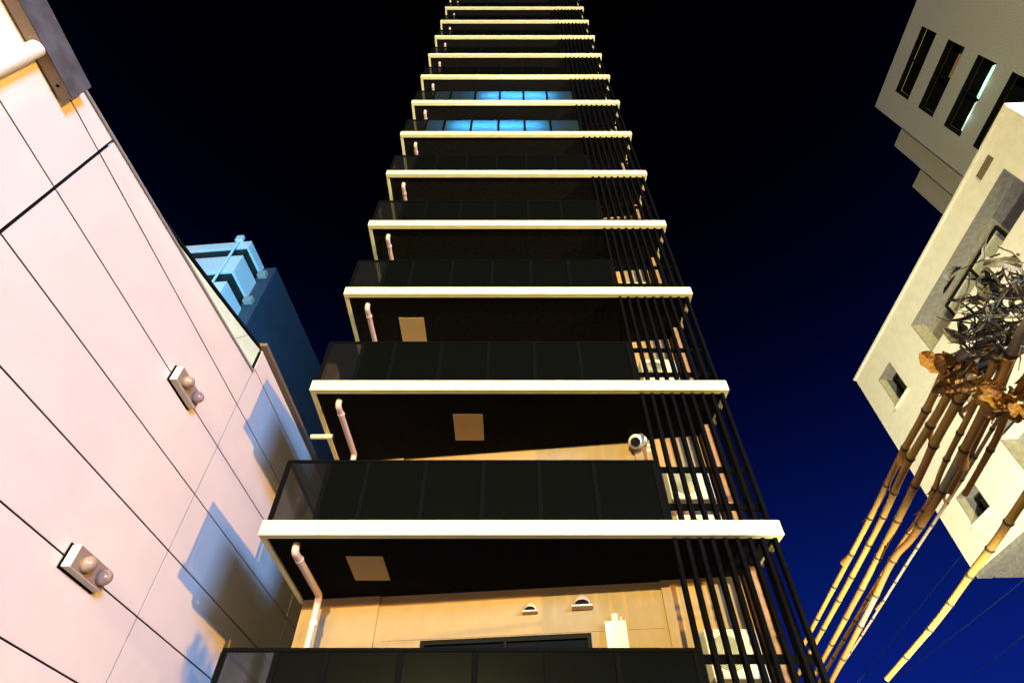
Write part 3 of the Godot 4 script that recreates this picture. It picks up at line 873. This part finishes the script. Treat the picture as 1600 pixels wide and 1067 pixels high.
# ---------------------------------------------------------------- bamboo
func bamboo() -> void:
	# a timber post carries the poles, outside the picture
	var post := thing("timber_post", "square timber post with short arms that carry the bamboo poles", "post", Vector3(5.65, 0, -3.1))
	part("upright", box_mesh(Vector3(-0.09, 0, -0.09), Vector3(0.09, 6.2, 0.09), 0.01), M.timber, post)
	part("foot_plate", box_mesh(Vector3(-0.2, 0, -0.2), Vector3(0.2, 0.02, 0.2), 0.004), M.steel, post)
	for e in [Vector3(-1.25, 5.50, -0.98), Vector3(-1.25, 5.25, 0.52), Vector3(-0.36, 4.96, -0.93)]:
		part("arm", tube_mesh([Vector3(-0.05, e.y, -0.02), e], 0.035, 10), M.timber, post)
		part("lashing", tube_mesh([Vector3(-0.11, e.y - 0.06, 0), Vector3(-0.11, e.y + 0.06, 0)], 0.05, 8), M.rope, post)
	# each: points from the thin far end to the butt, radius, tone, label
	var P := [
		[[Vector3(5.05, 5.13, -11.22), Vector3(5.13, 5.78, -7.71), Vector3(4.83, 5.78, -5.94), Vector3(4.62, 5.72, -4.83), Vector3(4.40, 5.65, -4.01)], 0.040, 0, "straight golden bamboo pole beside the corner of the tower slats"],
		[[Vector3(5.12, 5.01, -11.20), Vector3(5.15, 5.63, -7.58), Vector3(4.79, 5.62, -5.82), Vector3(4.62, 5.59, -4.68), Vector3(4.43, 5.52, -4.00)], 0.043, 0, "golden bamboo pole second out from the tower corner"],
		[[Vector3(5.20, 4.76, -11.32), Vector3(5.15, 5.41, -7.53), Vector3(4.88, 5.48, -5.82), Vector3(4.72, 5.48, -5.08), Vector3(4.47, 5.41, -3.98)], 0.045, 1, "golden bamboo pole third out from the tower corner"],
		[[Vector3(5.19, 4.66, -11.13), Vector3(5.27, 5.31, -7.63), Vector3(5.07, 5.33, -6.14), Vector3(4.88, 5.35, -5.37), Vector3(4.63, 5.32, -4.37), Vector3(4.46, 5.32, -3.64)], 0.030, 1, "slim tan bamboo pole crossing a thicker crooked one"],
		[[Vector3(5.10, 4.34, -11.19), Vector3(5.20, 4.99, -8.57), Vector3(5.11, 5.19, -7.32), Vector3(5.10, 5.21, -6.70), Vector3(4.97, 5.25, -5.63), Vector3(4.67, 5.24, -4.32), Vector3(4.57, 5.32, -3.64)], 0.045, 2, "thick reddish crooked bamboo pole among the golden ones"],
		[[Vector3(5.29, 4.53, -11.57), Vector3(5.50, 5.01, -9.42), Vector3(5.45, 5.29, -7.36), Vector3(5.41, 5.45, -6.00), Vector3(5.22, 5.52, -4.60), Vector3(4.87, 5.47, -2.88)], 0.021, 3, "thin grey weathered bamboo pole at the side of the bunch"],
		[[Vector3(5.57, 4.38, -9.38), Vector3(5.69, 4.63, -7.92), Vector3(5.68, 4.80, -6.85), Vector3(5.63, 4.86, -6.20), Vector3(5.50, 4.91, -5.41), Vector3(5.28, 5.00, -3.99)], 0.046, 0, "lone bamboo pole with a cut end standing apart from the bunch"],
		[[Vector3(5.18, 5.32, -5.85), Vector3(4.99, 5.35, -4.93), Vector3(4.81, 5.38, -4.16), Vector3(4.51, 5.33, -3.33), Vector3(4.52, 5.37, -2.55)], 0.050, 2, "short dark brown bamboo stub inside the bunch"],
		[[Vector3(5.28, 5.24, -5.78), Vector3(5.12, 5.29, -4.85), Vector3(4.82, 5.23, -4.03), Vector3(4.67, 5.17, -2.91)], 0.040, 2, "short dark brown bamboo stub with a frayed sheath"],
	]
	for q in P:
		var pts: Array = q[0]
		var cur := Curve3D.new()
		for i in pts.size():
			var d: Vector3 = (pts[mini(i + 1, pts.size() - 1)] - pts[maxi(i - 1, 0)]) / 6.0
			cur.add_point(pts[i], -d, d)
		var total := cur.get_baked_length()
		var base: Vector3 = pts[-1]
		var t := thing("bamboo_pole", q[3], "bamboo pole", base, 0.0, "bamboo poles lashed to the post")
		# internodes: each a gently waisted length between two raised rings
		var s := 0.0
		var step: float = 0.66 * (q[1] / 0.05) + rng.randf_range(0.0, 0.25)
		var idx := 0
		while s < total - 0.05:
			var e := minf(total, s + step * rng.randf_range(0.85, 1.15))
			var seg := []
			var rr := []
			var m := 9
			for i in m + 1:
				var f := float(i) / m
				var pos := cur.sample_baked(lerpf(s, e, f), true) - base
				var taper: float = 0.72 + 0.28 * lerpf(s, e, f) / total
				var flare := 1.0 + 0.13 * exp(-f * 9.0) + 0.13 * exp(-(1.0 - f) * 9.0)
				seg.append(pos)
				rr.append(q[1] * taper * flare)
			var it := part("internode", tube_mesh(seg, rr, 14), M.bamboo[q[2]] if idx % 4 != 3 else M.bamboo[mini(q[2] + 1, 3)], t)
			var dir: Vector3 = (seg[-1] - seg[-2]).normalized()
			if e < total:
				part("node_ring", tube_mesh([seg[-1] - dir * 0.022, seg[-1], seg[-1] + dir * 0.026], [rr[-1] * 1.03, rr[-1] * 1.16, rr[-1] * 1.03], 14), M.node, it)
				if s > total * 0.3 and rng.randf() < 0.3:
					var sd := dir.cross(Vector3.UP).normalized().rotated(dir, rng.randf() * TAU)
					var sh := tool()
					sheath(sh, seg[-1] - dir * 0.02, -dir, sd, rr[-1] * 1.12, 0.22)
					part("sheath", sh.commit(), M.bamboo[2], it)
			s = e
			idx += 1
	# dried leaf clumps hung on the poles and grey dead fronds over them
	var clumps := [
		["dried_leaf_clump", "bunch of orange dried leaves tied where the golden poles meet", Vector3(4.46, 5.52, -4.02), 30, 0.20, true],
		["dried_leaf_clump", "yellow-brown dried leaf bunch hanging on the brown bamboo stubs", Vector3(4.73, 5.10, -4.03), 22, 0.17, true],
		["dead_fronds", "tangle of curled grey dead fronds above the dried leaves", Vector3(4.53, 5.71, -3.22), 110, 0.34, false],
		["dead_fronds", "small dark tuft of withered twigs over the orange leaves", Vector3(4.49, 5.55, -3.60), 60, 0.22, false],
	]
	for c in clumps:
		var t := thing(c[0], c[1], "dried leaves" if c[5] else "dead fronds", c[2])
		for i in c[3]:
			var st := tool()
			var o: Vector3 = Vector3(rng.randfn(), rng.randfn(), rng.randfn()) * c[4] * 0.45
			var d := Vector3(rng.randf_range(-1, 1), rng.randf_range(-0.9, 0.6), rng.randf_range(-1, 1)).normalized()
			if c[5]:
				leaf(st, o, d, rng.randf_range(0.16, 0.32), rng.randf_range(0.045, 0.09), 0.9)
				part("leaf", st.commit(), M.leaf[rng.randi() % 4], t)
			elif i % 6 == 0:
				# curled broad blade
				leaf(st, o, d, rng.randf_range(0.25, 0.42), rng.randf_range(0.04, 0.07), 2.8)
				part("frond", st.commit(), M.frond[[0, 2][rng.randi() % 2]], t)
			elif i % 2 == 0:
				leaf(st, o, d, rng.randf_range(0.15, 0.38), rng.randf_range(0.012, 0.032), rng.randf_range(0.6, 1.6))
				part("frond", st.commit(), M.frond[rng.randi() % 4], t)
			else:
				var pts := []
				var r := []
				var b := d.cross(Vector3(rng.randf() - 0.5, 1, rng.randf() - 0.5)).normalized()
				var ln := rng.randf_range(0.2, 0.5)
				for j in 7:
					var f := j / 6.0
					pts.append(o + d * ln * (f - 0.3) + b * sin(f * rng.randf_range(2.0, 3.0)) * 0.08)
					r.append(lerpf(0.010, 0.004, f))
				tube(st, pts, r, 6)
				part("twig", st.commit(), M.frond[1 + (rng.randi() % 3)], t)

func sheath(st: SurfaceTool, at: Vector3, dir: Vector3, side: Vector3, r: float, length: float) -> void:
	var up := dir.cross(side).normalized()
	var rows := 6
	var cols := 7
	for i in rows:
		for j in cols:
			var q := []
			for e in [[i, j], [i + 1, j], [i + 1, j + 1], [i, j + 1]]:
				var f: float = float(e[0]) / rows
				var a: float = (float(e[1]) / cols - 0.5) * 3.4 * (1.0 - f * 0.75)
				var rad: float = r * (1.0 + 1.1 * f * f)
				q.append(at + dir * length * f + (side * cos(a) + up * sin(a)) * rad)
			face(st, q, side)

# crumpled leaf blade bent along its length
func leaf(st: SurfaceTool, at: Vector3, dir: Vector3, length: float, width: float, curl: float) -> void:
	var b := dir.cross(Vector3(rng.randf() - 0.5, rng.randf() + 0.2, rng.randf() - 0.5)).normalized()
	var n := dir.cross(b).normalized()
	var rows := 9
	var ph := rng.randf() * TAU
	var grid := []
	var p := at
	var d := dir
	var nn := n
	for i in rows + 1:
		var f := float(i) / rows
		var w := width * pow(sin(PI * clampf(f * 0.93 + 0.05, 0, 1)), 0.7)
		var row := []
		for j in 5:
			var v := (j - 2) / 2.0
			row.append(p + b * w * v * (1.0 + 0.12 * sin(f * 17.0 + ph + v)) + nn * (absf(v) * w * 0.45 + 0.16 * width * sin(f * 11.0 + v * 3.0 + ph)))
		grid.append(row)
		var ang := curl / rows * (0.6 + 0.8 * f)
		d = d.rotated(b, ang)
		nn = nn.rotated(b, ang)
		p += d * length / rows
	var th := 0.0022
	for i in rows:
		for j in 4:
			face(st, [grid[i][j], grid[i + 1][j], grid[i + 1][j + 1]], n)
			face(st, [grid[i][j], grid[i + 1][j + 1], grid[i][j + 1]], n)
			face(st, [grid[i][j] - n * th, grid[i + 1][j] - n * th, grid[i + 1][j + 1] - n * th], -n)
			face(st, [grid[i][j] - n * th, grid[i + 1][j + 1] - n * th, grid[i][j + 1] - n * th], -n)

# ---------------------------------------------------------------- overhead cables and their poles
func cables() -> void:
	var W := [
		[Vector3(13.14, 7.98, -25.52), Vector3(15.06, 9.15, -13.94), "thin overhead cable running down from behind the cream building"],
		[Vector3(15.62, 7.85, -25.67), Vector3(15.56, 8.38, -15.51), "thin overhead cable strung lowest beside the cream building"],
		[Vector3(13.75, 8.75, -27.2), Vector3(20.31, 14.97, -15.00), "faint overhead cable passing behind the bamboo poles"],
	]
	for q in W:
		var a: Vector3 = q[0]
		var b: Vector3 = q[1]
		var pts := []
		for i in 25:
			var f := i / 24.0
			pts.append(a.lerp(b, f) - Vector3(0, sin(PI * f) * 0.06, 0) - a)
		var o := part("overhead_cable", tube_mesh(pts, 0.009, 6), M.cable, self, a)
		tag(o, q[2], "cable", "overhead cables")
	utility_pole(Vector3(15.35, 0, -14.7), 10.0, [[9.1, 0.9], [8.33, 1.0]], "concrete utility pole behind the cream building holding two cables")
	utility_pole(Vector3(14.3, 0, -26.2), 8.75, [[7.9, 1.4], [8.62, 0.9]], "concrete utility pole far down the lane holding the cable ends")
	utility_pole(Vector3(20.4, 0, -15.1), 15.3, [[14.95, 0.4]], "tall utility pole behind the roof of the cream building")

func utility_pole(at: Vector3, high: float, arms: Array, label: String) -> void:
	var t := thing("utility_pole", label, "utility pole", at)
	part("shaft", tube_mesh([Vector3.ZERO, Vector3(0, high, 0)], [0.17, 0.10], 16), M.concrete, t)
	for a in arms:
		part("crossarm", box_mesh(Vector3(-a[1], a[0] - 0.05, -0.15), Vector3(a[1], a[0] + 0.04, -0.09), 0.006), M.steel, t)
		part("crossarm", box_mesh(Vector3(0.09, a[0] - 0.05, -a[1]), Vector3(0.15, a[0] + 0.04, a[1]), 0.006), M.steel, t)
		for e in [-0.85, 0.85]:
			part("insulator", tube_mesh([Vector3(a[1] * e, a[0] + 0.04, -0.12), Vector3(a[1] * e, a[0] + 0.09, -0.12), Vector3(a[1] * e, a[0] + 0.15, -0.12)], [0.035, 0.045, 0.025], 10), M.ac, t)
